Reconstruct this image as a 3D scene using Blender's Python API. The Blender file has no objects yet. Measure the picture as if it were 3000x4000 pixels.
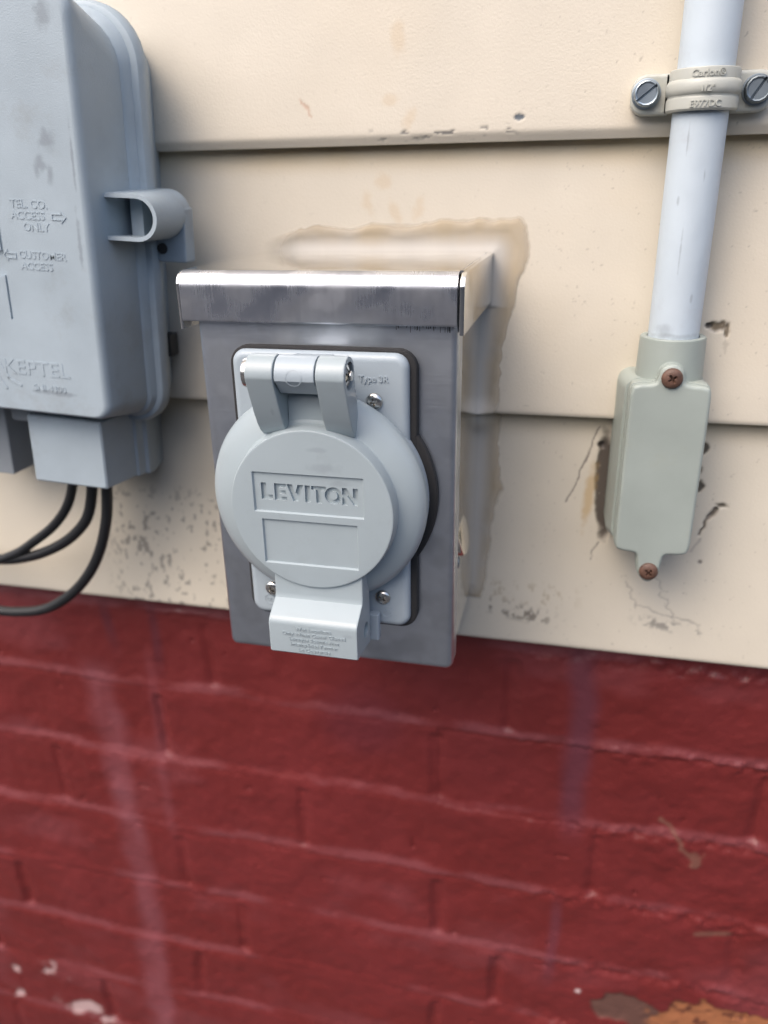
import bpy, bmesh, math, numpy as np
from mathutils import Matrix, Vector
rad = math.radians
S = 0.001                                   # everything below is written in millimetres
scn = bpy.context.scene
C = scn.collection

# ------------------------------------------------------------------ camera, sky, sun, exposure
cam = bpy.data.cameras.new("camera"); co = bpy.data.objects.new("camera", cam); C.objects.link(co); scn.camera = co
right = Vector((0.9722, 0.2337, -0.0166)).normalized()
fwd = Vector((-0.2221, 0.8965, -0.3834)).normalized()
up = right.cross(fwd).normalized(); right = fwd.cross(up).normalized()
M = Matrix((right, up, -fwd)).transposed().to_4x4()
M.translation = Vector((94.36, -376.59, 115.16)) * S
co.matrix_world = M
cam.sensor_fit = 'VERTICAL'; cam.sensor_height = 36.0; cam.lens = 1707 / 2212 * 36
cam.clip_start = 0.01; cam.clip_end = 2000
cam.dof.use_dof = True; cam.dof.focus_distance = 0.300; cam.dof.aperture_fstop = 27.8 / 4.0

w = bpy.data.worlds.new("World"); scn.world = w; w.use_nodes = True
nt = w.node_tree; bg = nt.nodes['Background']
sky = nt.nodes.new('ShaderNodeTexSky'); sky.sky_type = 'NISHITA'; sky.sun_disc = False
SUN_EL, SUN_AZ = rad(52), rad(212)          # azimuth clockwise from +Y
sky.sun_elevation = SUN_EL; sky.sun_rotation = SUN_AZ
sky.air_density = 1.0; sky.dust_density = 5.0; sky.ozone_density = 1.0
nt.links.new(sky.outputs[0], bg.inputs[0]); bg.inputs[1].default_value = 0.15
sun = bpy.data.lights.new("sun", 'SUN'); sun.energy = 0.6; sun.angle = rad(70); sun.color = (1, 0.88, 0.73)
so = bpy.data.objects.new("sun", sun); C.objects.link(so)
sd = Vector((math.sin(SUN_AZ) * math.cos(SUN_EL), math.cos(SUN_AZ) * math.cos(SUN_EL), math.sin(SUN_EL)))
so.rotation_euler = sd.to_track_quat('Z', 'Y').to_euler()
scn.view_settings.view_transform = 'Standard'; scn.view_settings.look = 'None'
scn.cycles.caustics_reflective = False; scn.cycles.caustics_refractive = False
scn.view_settings.exposure = 1.0; scn.view_settings.gamma = 1

# ------------------------------------------------------------------ noise on arrays
def vnoise(x, y, seed=0):
    x = np.asarray(x, float); y = np.asarray(y, float)
    xi = np.floor(x).astype(np.int64); yi = np.floor(y).astype(np.int64)
    fx = x - xi; fy = y - yi
    fx = fx * fx * (3 - 2 * fx); fy = fy * fy * (3 - 2 * fy)
    def h(a, b):
        n = (a * 374761393 + b * 668265263 + seed * 982451653) & 0xffffffff
        n = ((n ^ (n >> 13)) * 1274126177) & 0xffffffff
        return ((n ^ (n >> 16)) & 0xffffff) / 16777215.0
    a = h(xi, yi); b = h(xi + 1, yi); c = h(xi, yi + 1); d = h(xi + 1, yi + 1)
    return (a * (1 - fx) + b * fx) * (1 - fy) + (c * (1 - fx) + d * fx) * fy
def fbm(x, y, s, oct=4, seed=0):
    t = 0; a = 1; n = 0
    for k in range(oct):
        t = t + a * vnoise(np.asarray(x) / s * 2 ** k + 17.3 * k, np.asarray(y) / s * 2 ** k - 9.1 * k, seed + k); n += a; a *= .5
    return t / n
def smooth(e0, e1, v):
    t = np.clip((v - e0) / (e1 - e0), 0, 1); return t * t * (3 - 2 * t)

# ------------------------------------------------------------------ materials
def new_mat(name):
    m = bpy.data.materials.new(name); m.use_nodes = True
    return m, m.node_tree, m.node_tree.nodes['Principled BSDF']
def plastic(name, col, rough=.4, var=.06, grain=.0, gscale=2500, dirt=0, dirtcol=(.12, .11, .10), dscale=60, spec=.5, blotch=35, spots=(), salpha=.42):
    m, t, b = new_mat(name); N = t.nodes; L = t.links
    tc = N.new('ShaderNodeTexCoord')
    n1 = N.new('ShaderNodeTexNoise'); n1.inputs['Scale'].default_value = blotch; n1.inputs['Detail'].default_value = 6; n1.inputs['Roughness'].default_value = .6
    L.new(tc.outputs['Object'], n1.inputs['Vector'])
    mr = N.new('ShaderNodeMapRange'); mr.inputs[1].default_value = .3; mr.inputs[2].default_value = .7; mr.inputs[3].default_value = 1 - var; mr.inputs[4].default_value = 1 + var
    L.new(n1.outputs[0], mr.inputs[0])
    hs = N.new('ShaderNodeVectorMath'); hs.operation = 'SCALE'; hs.inputs[0].default_value = col
    L.new(mr.outputs[0], hs.inputs['Scale']); out = hs.outputs[0]
    if dirt > 0:
        n2 = N.new('ShaderNodeTexNoise'); n2.inputs['Scale'].default_value = dscale; n2.inputs['Detail'].default_value = 8; n2.inputs['Roughness'].default_value = .7
        mp = N.new('ShaderNodeMapping'); mp.inputs['Location'].default_value = (3.3, 1.7, 8.1); L.new(tc.outputs['Object'], mp.inputs[0]); L.new(mp.outputs[0], n2.inputs['Vector'])
        m2 = N.new('ShaderNodeMapRange'); m2.inputs[1].default_value = .56; m2.inputs[2].default_value = .8; m2.inputs[3].default_value = 0; m2.inputs[4].default_value = dirt
        L.new(n2.outputs[0], m2.inputs[0])
        mx = N.new('ShaderNodeMix'); mx.data_type = 'RGBA'; L.new(m2.outputs[0], mx.inputs[0]); L.new(out, mx.inputs[6]); mx.inputs[7].default_value = (*dirtcol, 1)
        out = mx.outputs[2]
    for sx_, sz_, rx_, rz_ in spots:                                # grey rubbed-in smudges, each with its own place on the plastic
        mp = N.new('ShaderNodeMapping'); mp.vector_type = 'POINT'; mp.inputs['Location'].default_value = (-sx_ / rx_, 0, -sz_ / rz_); mp.inputs['Scale'].default_value = (1000 / rx_, 0, 1000 / rz_)
        L.new(tc.outputs['Object'], mp.inputs[0]); ln = N.new('ShaderNodeVectorMath'); ln.operation = 'LENGTH'; L.new(mp.outputs[0], ln.inputs[0])
        n5 = N.new('ShaderNodeTexNoise'); n5.inputs['Scale'].default_value = 260; n5.inputs['Detail'].default_value = 5; L.new(tc.outputs['Object'], n5.inputs['Vector'])
        ad = N.new('ShaderNodeMath'); ad.operation = 'MULTIPLY_ADD'; L.new(n5.outputs[0], ad.inputs[0]); ad.inputs[1].default_value = 1.6; L.new(ln.outputs['Value'], ad.inputs[2])
        m5 = N.new('ShaderNodeMapRange'); m5.interpolation_type = 'SMOOTHSTEP'; m5.inputs[1].default_value = 1.0; m5.inputs[2].default_value = 1.9; m5.inputs[3].default_value = salpha; m5.inputs[4].default_value = 0; L.new(ad.outputs[0], m5.inputs[0])
        mx = N.new('ShaderNodeMix'); mx.data_type = 'RGBA'; L.new(m5.outputs[0], mx.inputs[0]); L.new(out, mx.inputs[6]); mx.inputs[7].default_value = (.13, .145, .17, 1); out = mx.outputs[2]
    L.new(out, b.inputs['Base Color'])
    mr2 = N.new('ShaderNodeMapRange'); mr2.inputs[1].default_value = .3; mr2.inputs[2].default_value = .7; mr2.inputs[3].default_value = rough * .85; mr2.inputs[4].default_value = min(1, rough * 1.2)
    L.new(n1.outputs[0], mr2.inputs[0]); L.new(mr2.outputs[0], b.inputs['Roughness'])
    b.inputs['Specular IOR Level'].default_value = spec
    if grain > 0:
        n3 = N.new('ShaderNodeTexNoise'); n3.inputs['Scale'].default_value = gscale; n3.inputs['Detail'].default_value = 3
        L.new(tc.outputs['Object'], n3.inputs['Vector'])
        bp = N.new('ShaderNodeBump'); bp.inputs['Strength'].default_value = grain; bp.inputs['Distance'].default_value = .0003
        L.new(n3.outputs[0], bp.inputs['Height']); L.new(bp.outputs[0], b.inputs['Normal'])
    return m
def metal(name, col, rough=.25, brush=None, bstr=.15, smudge=.12, smcol=.6, aniso=0):
    m, t, b = new_mat(name); N = t.nodes; L = t.links
    b.inputs['Metallic'].default_value = 1
    tc = N.new('ShaderNodeTexCoord')
    n1 = N.new('ShaderNodeTexNoise'); n1.inputs['Scale'].default_value = 55; n1.inputs['Detail'].default_value = 2.5; n1.inputs['Roughness'].default_value = .5
    L.new(tc.outputs['Object'], n1.inputs['Vector'])
    mr = N.new('ShaderNodeMapRange'); mr.inputs[1].default_value = .36; mr.inputs[2].default_value = .66; mr.inputs[3].default_value = rough; mr.inputs[4].default_value = rough + smudge
    L.new(n1.outputs[0], mr.inputs[0])
    mc = N.new('ShaderNodeMix'); mc.data_type = 'RGBA'; mc.inputs[6].default_value = (*col, 1); mc.inputs[7].default_value = (*[c * smcol for c in col], 1)
    mk = N.new('ShaderNodeMapRange'); mk.interpolation_type = 'SMOOTHSTEP'; mk.inputs[1].default_value = .40; mk.inputs[2].default_value = .62; L.new(n1.outputs[0], mk.inputs[0])
    L.new(mk.outputs[0], mc.inputs[0]); L.new(mc.outputs[2], b.inputs['Base Color'])
    if brush:
        mp = N.new('ShaderNodeMapping'); mp.inputs['Scale'].default_value = brush; L.new(tc.outputs['Object'], mp.inputs[0])
        n2 = N.new('ShaderNodeTexNoise'); n2.inputs['Scale'].default_value = 1; n2.inputs['Detail'].default_value = 4; L.new(mp.outputs[0], n2.inputs['Vector'])
        bp = N.new('ShaderNodeBump'); bp.inputs['Strength'].default_value = bstr; bp.inputs['Distance'].default_value = .0002
        L.new(n2.outputs[0], bp.inputs['Height']); L.new(bp.outputs[0], b.inputs['Normal'])
        ad = N.new('ShaderNodeMath'); ad.operation = 'MULTIPLY_ADD'; L.new(n2.outputs[0], ad.inputs[0]); ad.inputs[1].default_value = .18; L.new(mr.outputs[0], ad.inputs[2])
        L.new(ad.outputs[0], b.inputs['Roughness'])
        if aniso:
            b.inputs['Anisotropic'].default_value = aniso
    else:
        L.new(mr.outputs[0], b.inputs['Roughness'])
    return m
def painted(name, rough=.45, spec=.4, grain=.15, gscale=1200, bdist=.0003, coat=0, rattr=False):
    """material whose colour (paint, stains, chips) is carried by the mesh attribute 'paint'"""
    m, t, b = new_mat(name); N = t.nodes; L = t.links
    a = N.new('ShaderNodeAttribute'); a.attribute_name = 'paint'
    tc = N.new('ShaderNodeTexCoord'); n1 = N.new('ShaderNodeTexNoise'); n1.inputs['Scale'].default_value = gscale; n1.inputs['Detail'].default_value = 4
    L.new(tc.outputs['Object'], n1.inputs['Vector'])
    n0 = N.new('ShaderNodeTexNoise'); n0.inputs['Scale'].default_value = 25; n0.inputs['Detail'].default_value = 6; L.new(tc.outputs['Object'], n0.inputs['Vector'])
    mr = N.new('ShaderNodeMapRange'); mr.inputs[3].default_value = .90; mr.inputs[4].default_value = 1.08; L.new(n0.outputs[0], mr.inputs[0])
    sc = N.new('ShaderNodeVectorMath'); sc.operation = 'SCALE'; L.new(a.outputs['Color'], sc.inputs[0]); L.new(mr.outputs[0], sc.inputs['Scale'])
    L.new(sc.outputs[0], b.inputs['Base Color'])
    b.inputs['Roughness'].default_value = rough; b.inputs['Specular IOR Level'].default_value = spec; b.inputs['Coat Weight'].default_value = coat; b.inputs['Coat Roughness'].default_value = .2
    bp = N.new('ShaderNodeBump'); bp.inputs['Strength'].default_value = grain; bp.inputs['Distance'].default_value = bdist
    L.new(n1.outputs[0], bp.inputs['Height']); L.new(bp.outputs[0], b.inputs['Normal'])
    return m
MT = dict(
    lid=plastic('grey_thermoplastic', (.32, .378, .41), .34, .03, .05, 3000, dirt=.3, dirtcol=(.22, .24, .26), dscale=70, salpha=.22, spots=((6, 99, 7, 2.5), (4, 106, 5, 1.2), (12, 93, 6, 1.5), (16, 33, 3, 1.2), (-12, 120, 1, 2))),
    flange=plastic('grey_painted_flange', (.345, .405, .455), .38, .03, .18, 1500),
    tel=plastic('weathered_grey_plastic', (.35, .42, .475), .5, .07, .35, 1800, dirt=.6, dirtcol=(.24, .25, .25), dscale=30, spots=((-17, 63, 4.5, 5), (-21, 54, 3, 4.5), (-23, 51, 2, 3), (-17, 50, 2, 5), (-12, 106, 5, 6), (-34, 108, 4, 3), (-7, 25, 1.2, 14), (-6, 56, .8, 16), (-28, -42, 14, 1.5), (-42, 58, 3, 3))),
    telshade=plastic('shaded_grey_plastic', (.27, .30, .33), .6, .06, .3, 1800),  # darker copy of the weathered grey, with shade put into its colour
    pvc=plastic('olive_grey_pvc', (.315, .36, .34), .42, .06, .12, 2200, dirt=.3, dirtcol=(.30, .29, .20), dscale=45),
    conduit=plastic('white_painted_conduit', (.52, .60, .67), .42, .05, .15, 1400, dirt=.6, dirtcol=(.40, .42, .46), dscale=42, salpha=.3, spots=((133, 54.6, 14, 1.5), (129, 56.8, 5, 3), (131.5, 88, .5, 10), (137, 116, .45, 3), (129.5, 128, .4, 7), (138, 70, .7, 2.5), (136, 185, .5, 5), (128.5, 107, .6, 2))),
    strap=plastic('paint_worn_olive_pvc', (.45, .465, .43), .4, .05, .1, 1800, dirt=.7, dirtcol=(.33, .33, .22), dscale=70),
    nearblack=plastic('near_black', (.018, .019, .021), .55, .1, .3, 1500),
    foam=plastic('black_foam', (.02, .02, .022), .8, .2, .8, 2500),
    cable=plastic('black_cable_jacket', (.008, .009, .011), .45, .1, .05, 900),
    hole=plastic('dark_hollow', (.03, .033, .036), .8),
    plate=metal('brushed_steel_plate', (.60, .645, .71), .24, (60, 60, 4500), .06, .12, .74),
    hood=metal('bright_brushed_aluminium', (.72, .75, .82), .12, (4500, 60, 60), .02, .22, .6),
    body=metal('smooth_galvanised_steel', (.92, .91, .88), .07, None, 0, .08, .95),
    zinc=metal('zinc_plated_screw', (.36, .42, .47), .36, None, 0, .2, .6),
    chrome=metal('bright_steel', (.72, .70, .66), .14, None, 0, .1, .9),
    rust=plastic('rusty_screw_head', (.115, .062, .045), .5, .35, .6, 1500, dirt=.8, dirtcol=(.25, .15, .09), dscale=260, blotch=300),
    siding=painted('cream_siding_paint', .44, .4, .35, 1000, .0003),
    brick=painted('dark_red_masonry_paint', .40, .45, .5, 700, .0006),
    caulk=painted('clear_sealant_smear', .5, .28, .1, 150, .0006, coat=0),
    ground=plastic('asphalt', (.045, .049, .056), .85, .25, .5, 200, dirt=.5, dirtcol=(.09, .09, .09), dscale=1.4, blotch=.6),
)

# ------------------------------------------------------------------ mesh helpers
_c = MT['caulk'].node_tree; _c.links.new([n for n in _c.nodes if n.type == 'ATTRIBUTE'][0].outputs['Alpha'], _c.nodes['Principled BSDF'].inputs['Alpha'])
class MB:
    def __init__(s): s.v = []; s.f = []
    def add(s, V, F, fn=None):
        n = len(s.v)
        for p in V: s.v.append(tuple(fn(p)) if fn else tuple(float(q) for q in p))
        for f in F: s.f.append(tuple(i + n for i in f))
        return s
    def build(s, name, m, parent=None, sharp=35, bevel=0):
        me = bpy.data.meshes.new(name)
        off = s.off(parent)
        me.from_pydata([((x - off[0]) * S, (y - off[1]) * S, (z - off[2]) * S) for x, y, z in s.v], [], s.f)
        bm = bmesh.new(); bm.from_mesh(me); bmesh.ops.remove_doubles(bm, verts=bm.verts, dist=1e-7)
        bmesh.ops.recalc_face_normals(bm, faces=bm.faces); bm.to_mesh(me); bm.free()
        for p in me.polygons: p.use_smooth = len(p.vertices) < 13
        me.set_sharp_from_angle(angle=rad(sharp))
        if m: me.materials.append(m)
        o = bpy.data.objects.new(name, me); C.objects.link(o)
        if parent: o.parent = parent
        wn = o.modifiers.new('wn', 'WEIGHTED_NORMAL'); wn.keep_sharp = True; wn.weight = 100
        return o
    @staticmethod
    def off(parent):
        p = parent
        while p is not None:
            if 'base_mm' in p: return tuple(p['base_mm'])
            p = p.parent
        return (0, 0, 0)
def tag(o, label=None, cat=None, group=None, kind=None):
    if label: o['label'] = label
    if cat: o['category'] = cat
    if group: o['group'] = group
    if kind: o['kind'] = kind
    return o
ROOTS = []
def root(name, base, label, cat, group=None, ry=0):
    o = bpy.data.objects.new(name, None); C.objects.link(o); o.empty_display_size = .02
    o.location = Vector(base) * S; o.rotation_euler = (0, ry, 0); o['base_mm'] = [float(q) for q in base]; ROOTS.append(o)
    return tag(o, label, cat, group)
def rrect(x0, x1, z0, z1, r, n=6):
    """rounded rectangle outline, r = float or (bl, br, tr, tl)"""
    if not hasattr(r, '__len__'): r = (r,) * 4
    out = []
    for (cx, cz, a0, q) in ((x0 + r[0], z0 + r[0], 180, r[0]), (x1 - r[1], z0 + r[1], 270, r[1]), (x1 - r[2], z1 - r[2], 0, r[2]), (x0 + r[3], z1 - r[3], 90, r[3])):
        for k in range(n + 1):
            a = rad(a0 + 90 * k / n); out.append((cx + q * math.cos(a), cz + q * math.sin(a)))
    return np.array(out)
def circ(cx, cz, r, n=64):
    return np.array([(cx + r * math.cos(2 * math.pi * k / n), cz + r * math.sin(2 * math.pi * k / n)) for k in range(n)])
def inset(P, d):
    P = np.asarray(P, float); e1 = P - np.roll(P, 1, 0); e2 = np.roll(P, -1, 0) - P
    def nr(e):
        l = np.linalg.norm(e, axis=1, keepdims=True); l[l < 1e-9] = 1
        return np.stack([-e[:, 1], e[:, 0]], 1) / l
    n = nr(e1) + nr(e2); l = np.linalg.norm(n, axis=1, keepdims=True); l[l < 1e-6] = 1; n = n / l
    c = np.clip((n * nr(e1)).sum(1, keepdims=True), .5, 1)
    return P + n / c * d
def loft(mb, loops, fn=None, cap0=True, cap1=True):
    """loops: list of (outline Nx2 in x,z ; y)"""
    n = len(loops[0][0]); V = []; F = []
    for P, y in loops:
        for a, b in P: V.append((a, y, b))
    for k in range(len(loops) - 1):
        for i in range(n):
            j = (i + 1) % n; F.append((k * n + i, k * n + j, (k + 1) * n + j, (k + 1) * n + i))
    if cap0: F.append(tuple(range(n - 1, -1, -1)))
    if cap1: F.append(tuple((len(loops) - 1) * n + i for i in range(n)))
    return mb.add(V, F, fn)
def prism(mb, P, yb, yf, r=0, steps=3, fn=None, rb=0):
    """outline from back y=yb to front y=yf (front is -y), front edge rounded r"""
    L = [(P, yb)] if not rb else [(inset(P, rb), yb), (P, yb - rb)]
    if r > 0:
        for k in range(steps + 1):
            a = math.pi / 2 * k / steps
            L.append((inset(P, r * (1 - math.cos(a))), yf + r * (1 - math.sin(a))))
    else: L.append((P, yf))
    L.append((inset(P, r + .5), yf))
    return loft(mb, L, fn)
def lathe(mb, prof, cx, cz, n=96, fn=None, cap=True):
    """prof: (r, y) from back to front around the y axis"""
    return loft(mb, [(circ(cx, cz, max(r, .01), n), y) for r, y in prof], fn, cap, cap)
def box(mb, x0, x1, y0, y1, z0, z1, b=0, fn=None):
    P = rrect(x0, x1, z0, z1, max(b, .01), 3 if b else 1)
    if b: return loft(mb, [(inset(P, b), y0), (inset(P, b * .3), y0 + b * .3 * (1 if y1 > y0 else -1)), (P, y0 + b * (1 if y1 > y0 else -1)), (P, y1 - b * (1 if y1 > y0 else -1)), (inset(P, b * .3), y1 - b * .3 * (1 if y1 > y0 else -1)), (inset(P, b), y1)], fn)
    V = [(x, y, z) for x in (x0, x1) for y in (y0, y1) for z in (z0, z1)]
    return mb.add(V, [(0, 1, 3, 2), (4, 6, 7, 5), (0, 4, 5, 1), (2, 3, 7, 6), (0, 2, 6, 4), (1, 5, 7, 3)], fn)
def xprofile(mb, prof, x0, x1, b=.6):
    """closed (y,z) profile extruded along x with softened ends"""
    P = np.array(prof, float)
    area = sum(P[i][0] * P[(i + 1) % len(P)][1] - P[(i + 1) % len(P)][0] * P[i][1] for i in range(len(P)))
    if area < 0: P = P[::-1]
    L = [(inset(P, b), x0), (inset(P, b * .3), x0 + b * .3), (P, x0 + b), (P, x1 - b), (inset(P, b * .3), x1 - b * .3), (inset(P, b), x1)]
    return loft(mb, L, fn=lambda p: (p[1], p[0], p[2]))
def tube(mb, pts, r, n=20, per=10):
    P = [np.array(p, float) for p in pts]; P = [2 * P[0] - P[1]] + P + [2 * P[-1] - P[-2]]; C_ = []
    for i in range(1, len(P) - 2):
        for k in range(per):
            t = k / per; a, b, c, d = P[i - 1:i + 3]
            C_.append(.5 * (2 * b + (c - a) * t + (2 * a - 5 * b + 4 * c - d) * t * t + (-a + 3 * b - 3 * c + d) * t ** 3))
    C_.append(P[-2]); V = []; F = []; m = len(C_)
    N = np.array([0, 1., 0])
    for i, c in enumerate(C_):
        T = C_[min(i + 1, m - 1)] - C_[max(i - 1, 0)]; T /= np.linalg.norm(T)
        N = N - T * (N @ T); N /= np.linalg.norm(N); B = np.cross(T, N)
        for k in range(n):
            a = 2 * math.pi * k / n; V.append(c + r * (math.cos(a) * N + math.sin(a) * B))
    for i in range(m - 1):
        for k in range(n):
            j = (k + 1) % n; F.append((i * n + k, i * n + j, (i + 1) * n + j, (i + 1) * n + k))
    F.append(tuple(range(n))); F.append(tuple((m - 1) * n + k for k in range(n)))
    return mb.add(V, F)
def carve(o, cutters, sharp=30, bev=0):
    """cut the cutter meshes out of o for good, then drop the cutters"""
    o.modifiers.clear()
    for c in cutters: c.modifiers.clear()
    for c in cutters:
        md = o.modifiers.new('cut', 'BOOLEAN'); md.operation = 'DIFFERENCE'; md.solver = 'EXACT'; md.object = c
    if bev:
        md = o.modifiers.new('soft', 'BEVEL'); md.width = bev * S; md.segments = 2; md.limit_method = 'ANGLE'; md.angle_limit = rad(30)
    bpy.context.view_layer.update()
    dg = bpy.context.evaluated_depsgraph_get(); me = bpy.data.meshes.new_from_object(o.evaluated_get(dg))
    old = o.data; o.modifiers.clear(); o.data = me; bpy.data.meshes.remove(old)
    for p in me.polygons: p.use_smooth = len(p.vertices) < 13
    me.set_sharp_from_angle(angle=rad(sharp))
    wn = o.modifiers.new('wn', 'WEIGHTED_NORMAL'); wn.keep_sharp = True; wn.weight = 100
    for c in cutters:
        d = c.data; bpy.data.objects.remove(c); bpy.data.meshes.remove(d)
    return o
def lettering(text, size, x, z, y, m, parent, depth=.35, bold=0, align='CENTER', name='lettering', fn=None, sx=1.0, spacing=1.0):
    """raised letters facing -y, baseline at z"""
    cu = bpy.data.curves.new('t', 'FONT'); cu.body = text; cu.size = size; cu.extrude = depth; cu.offset = bold; cu.align_x = align; cu.resolution_u = 3; cu.space_character = spacing
    to = bpy.data.objects.new('t', cu); C.objects.link(to); bpy.context.view_layer.update()
    me = bpy.data.meshes.new_from_object(to.evaluated_get(bpy.context.evaluated_depsgraph_get()))
    bpy.data.objects.remove(to); bpy.data.curves.remove(cu)
    off = MB.off(parent)
    for v in me.vertices:
        p = (x + v.co.x * sx, y - v.co.z, z + v.co.y)
        if fn: p = fn(p)
        v.co = ((p[0] - off[0]) * S, (p[1] - off[1]) * S, (p[2] - off[2]) * S)
    me.materials.clear(); me.materials.append(m)
    o = bpy.data.objects.new(name, me); C.objects.link(o); o.parent = parent
    return o
def screw(parent, x, y, z, R, m, cross=True, rot=20, h=None, name='screw', hexed=False):
    h = h or R * .55
    mb = MB()
    if hexed:
        lathe(mb, [(R * .99, y), (R, y - h * .3), (R * .99, y - h * .78), (R * .93, y - h * .94), (R * .85, y - h), (R * .77, y - h * .97), (R * .73, y - h * .88), (.02, y - h * .86)], x, z, 14)
        wm = MB(); lathe(wm, [(R * 1.12, y + .1), (R * 1.12, y - h * .14), (R * .9, y - h * .2)], x, z, 40); wm.build('washer_or_dark_disc', m, parent)
    else:
        lathe(mb, [(R, y), (R, y - h * .35), (R * .93, y - h * .62), (R * .75, y - h * .86), (R * .5, y - h * .97), (R * .2, y - h)], x, z, 40)
    o = mb.build(name, m, parent)
    cut = []
    c, s = math.cos(rad(rot)), math.sin(rad(rot))
    def R2(p): return (x + p[0] * c - p[2] * s, y + p[1], z + p[0] * s + p[2] * c)
    if cross:
        for k in range(2):
            k_ = MB(); a, b = (.55 * R, .14 * R) if k == 0 else (.14 * R, .55 * R)
            loft(k_, [(rrect(-a, a, -b, b, .02, 1), -h * 1.3), (rrect(-a * .45, a * .45, -b * .6, b * .6, .02, 1), -h * .25)], fn=R2); cut.append(k_.build('c', None, parent))
    else:
        k_ = MB(); box(k_, -R * .92, R * .92, -h * 1.3, -h * .45, -.10 * R, .10 * R, fn=R2); cut.append(k_.build('c', None, parent))
    return carve(o, cut)

# ------------------------------------------------------------------ big sheets: ground, siding, brick
def axis(a0, a1, fine, b0, b1, extra=()):
    inner = np.arange(a0, a1 + fine / 2, fine)
    g1 = [a0]; st = fine
    while g1[-1] > b0: st *= 1.35; g1.append(max(b0, g1[-1] - st))
    g2 = [a1]; st = fine
    while g2[-1] < b1: st *= 1.35; g2.append(min(b1, g2[-1] + st))
    return np.unique(np.round(np.concatenate([g1, inner, g2, extra]), 4))
def sheet(name, X, Z, Y, col, m, sharp=40):
    nx, nz = len(X), len(Z); me = bpy.data.meshes.new(name)
    V = np.stack([X[None, :].repeat(nz, 0), Y, Z[:, None].repeat(nx, 1)], -1).reshape(-1, 3) * S
    i = np.arange(nx - 1)[None, :] + np.arange(nz - 1)[:, None] * nx
    F = np.stack([i, i + 1, i + nx + 1, i + nx], -1).reshape(-1, 4)
    me.vertices.add(len(V)); me.vertices.foreach_set('co', V.ravel())
    me.loops.add(F.size); me.loops.foreach_set('vertex_index', F.ravel().astype(np.int32))
    me.polygons.add(len(F)); me.polygons.foreach_set('loop_start', np.arange(0, F.size, 4, dtype=np.int32))
    me.update(calc_edges=True)
    me.polygons.foreach_set('use_smooth', np.ones(len(F), bool))
    if sharp: me.set_sharp_from_angle(angle=rad(sharp))
    at = me.color_attributes.new('paint', 'FLOAT_COLOR', 'POINT')
    c4 = np.concatenate([col.reshape(-1, 3), np.ones((nx * nz, 1))], 1).astype(np.float32); at.data.foreach_set('color', c4.ravel())
    me.materials.append(m); o = bpy.data.objects.new(name, me); C.objects.link(o); return o

gm = MB(); GX = [-9e5, -60000, -30000, -15000, -7000, -3000, 0, 3000, 7000, 15000, 30000, 60000, 9e5]
GY = [(9e5, -900), (2000, -900), (-500, -900), (-3500, -950), (-4600, -700), (-5600, 0), (-6600, 1100), (-7800, 2300), (-9200, 3000), (-12000, 3300), (-60000, 3500), (-9e5, 3500)]  # the rise behind the camera is an added unseen bank, blocking low light
V = [(x, y, z + (0 if j < 4 or j > 9 else 350 * math.sin(x / 3100 + j))) for j, (y, z) in enumerate(GY) for x in GX]; nx_ = len(GX)
gm.add(V, [(j * nx_ + i, j * nx_ + i + 1, (j + 1) * nx_ + i + 1, (j + 1) * nx_ + i) for j in range(len(GY) - 1) for i in range(nx_ - 1)])
tag(gm.build('ground', MT['ground']), kind='structure')

EDGE = [131.0 + 118.4 * k for k in range(0, 12)]; E1, E2, E3 = 131.0, 12.6, -112.6
BOT = [E3, E2] + EDGE
def wall_y(z):
    z = np.asarray(z, float); y = np.full(z.shape, 6.0)
    for k, zb in enumerate(BOT):
        zt = BOT[k + 1] if k + 1 < len(BOT) else zb + 118.4
        sel = (z > zb) & (z <= zt)
        u = (z - zb) / (zt - zb)
        base = -6.6 + 7.6 * u
        q_ = (3.6 if zb > 100 else 1.1) - (z - zb); lip = .6 * .5 * (q_ + np.sqrt(q_ * q_ + .5)) * (z - zb < 9)
        y = np.where(sel, base + lip, y)
    return y
def mixc(c, mask, new):
    return c * (1 - mask[..., None]) + np.array(new) * mask[..., None]
def seg(X, Z, a, b):
    a = np.array(a, float); b = np.array(b, float); d = b - a; L = (d @ d)
    t = np.clip(((X - a[0]) * d[0] + (Z - a[1]) * d[1]) / L, 0, 1)
    return np.hypot(X - a[0] - t * d[0], Z - a[1] - t * d[1]), t

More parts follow.
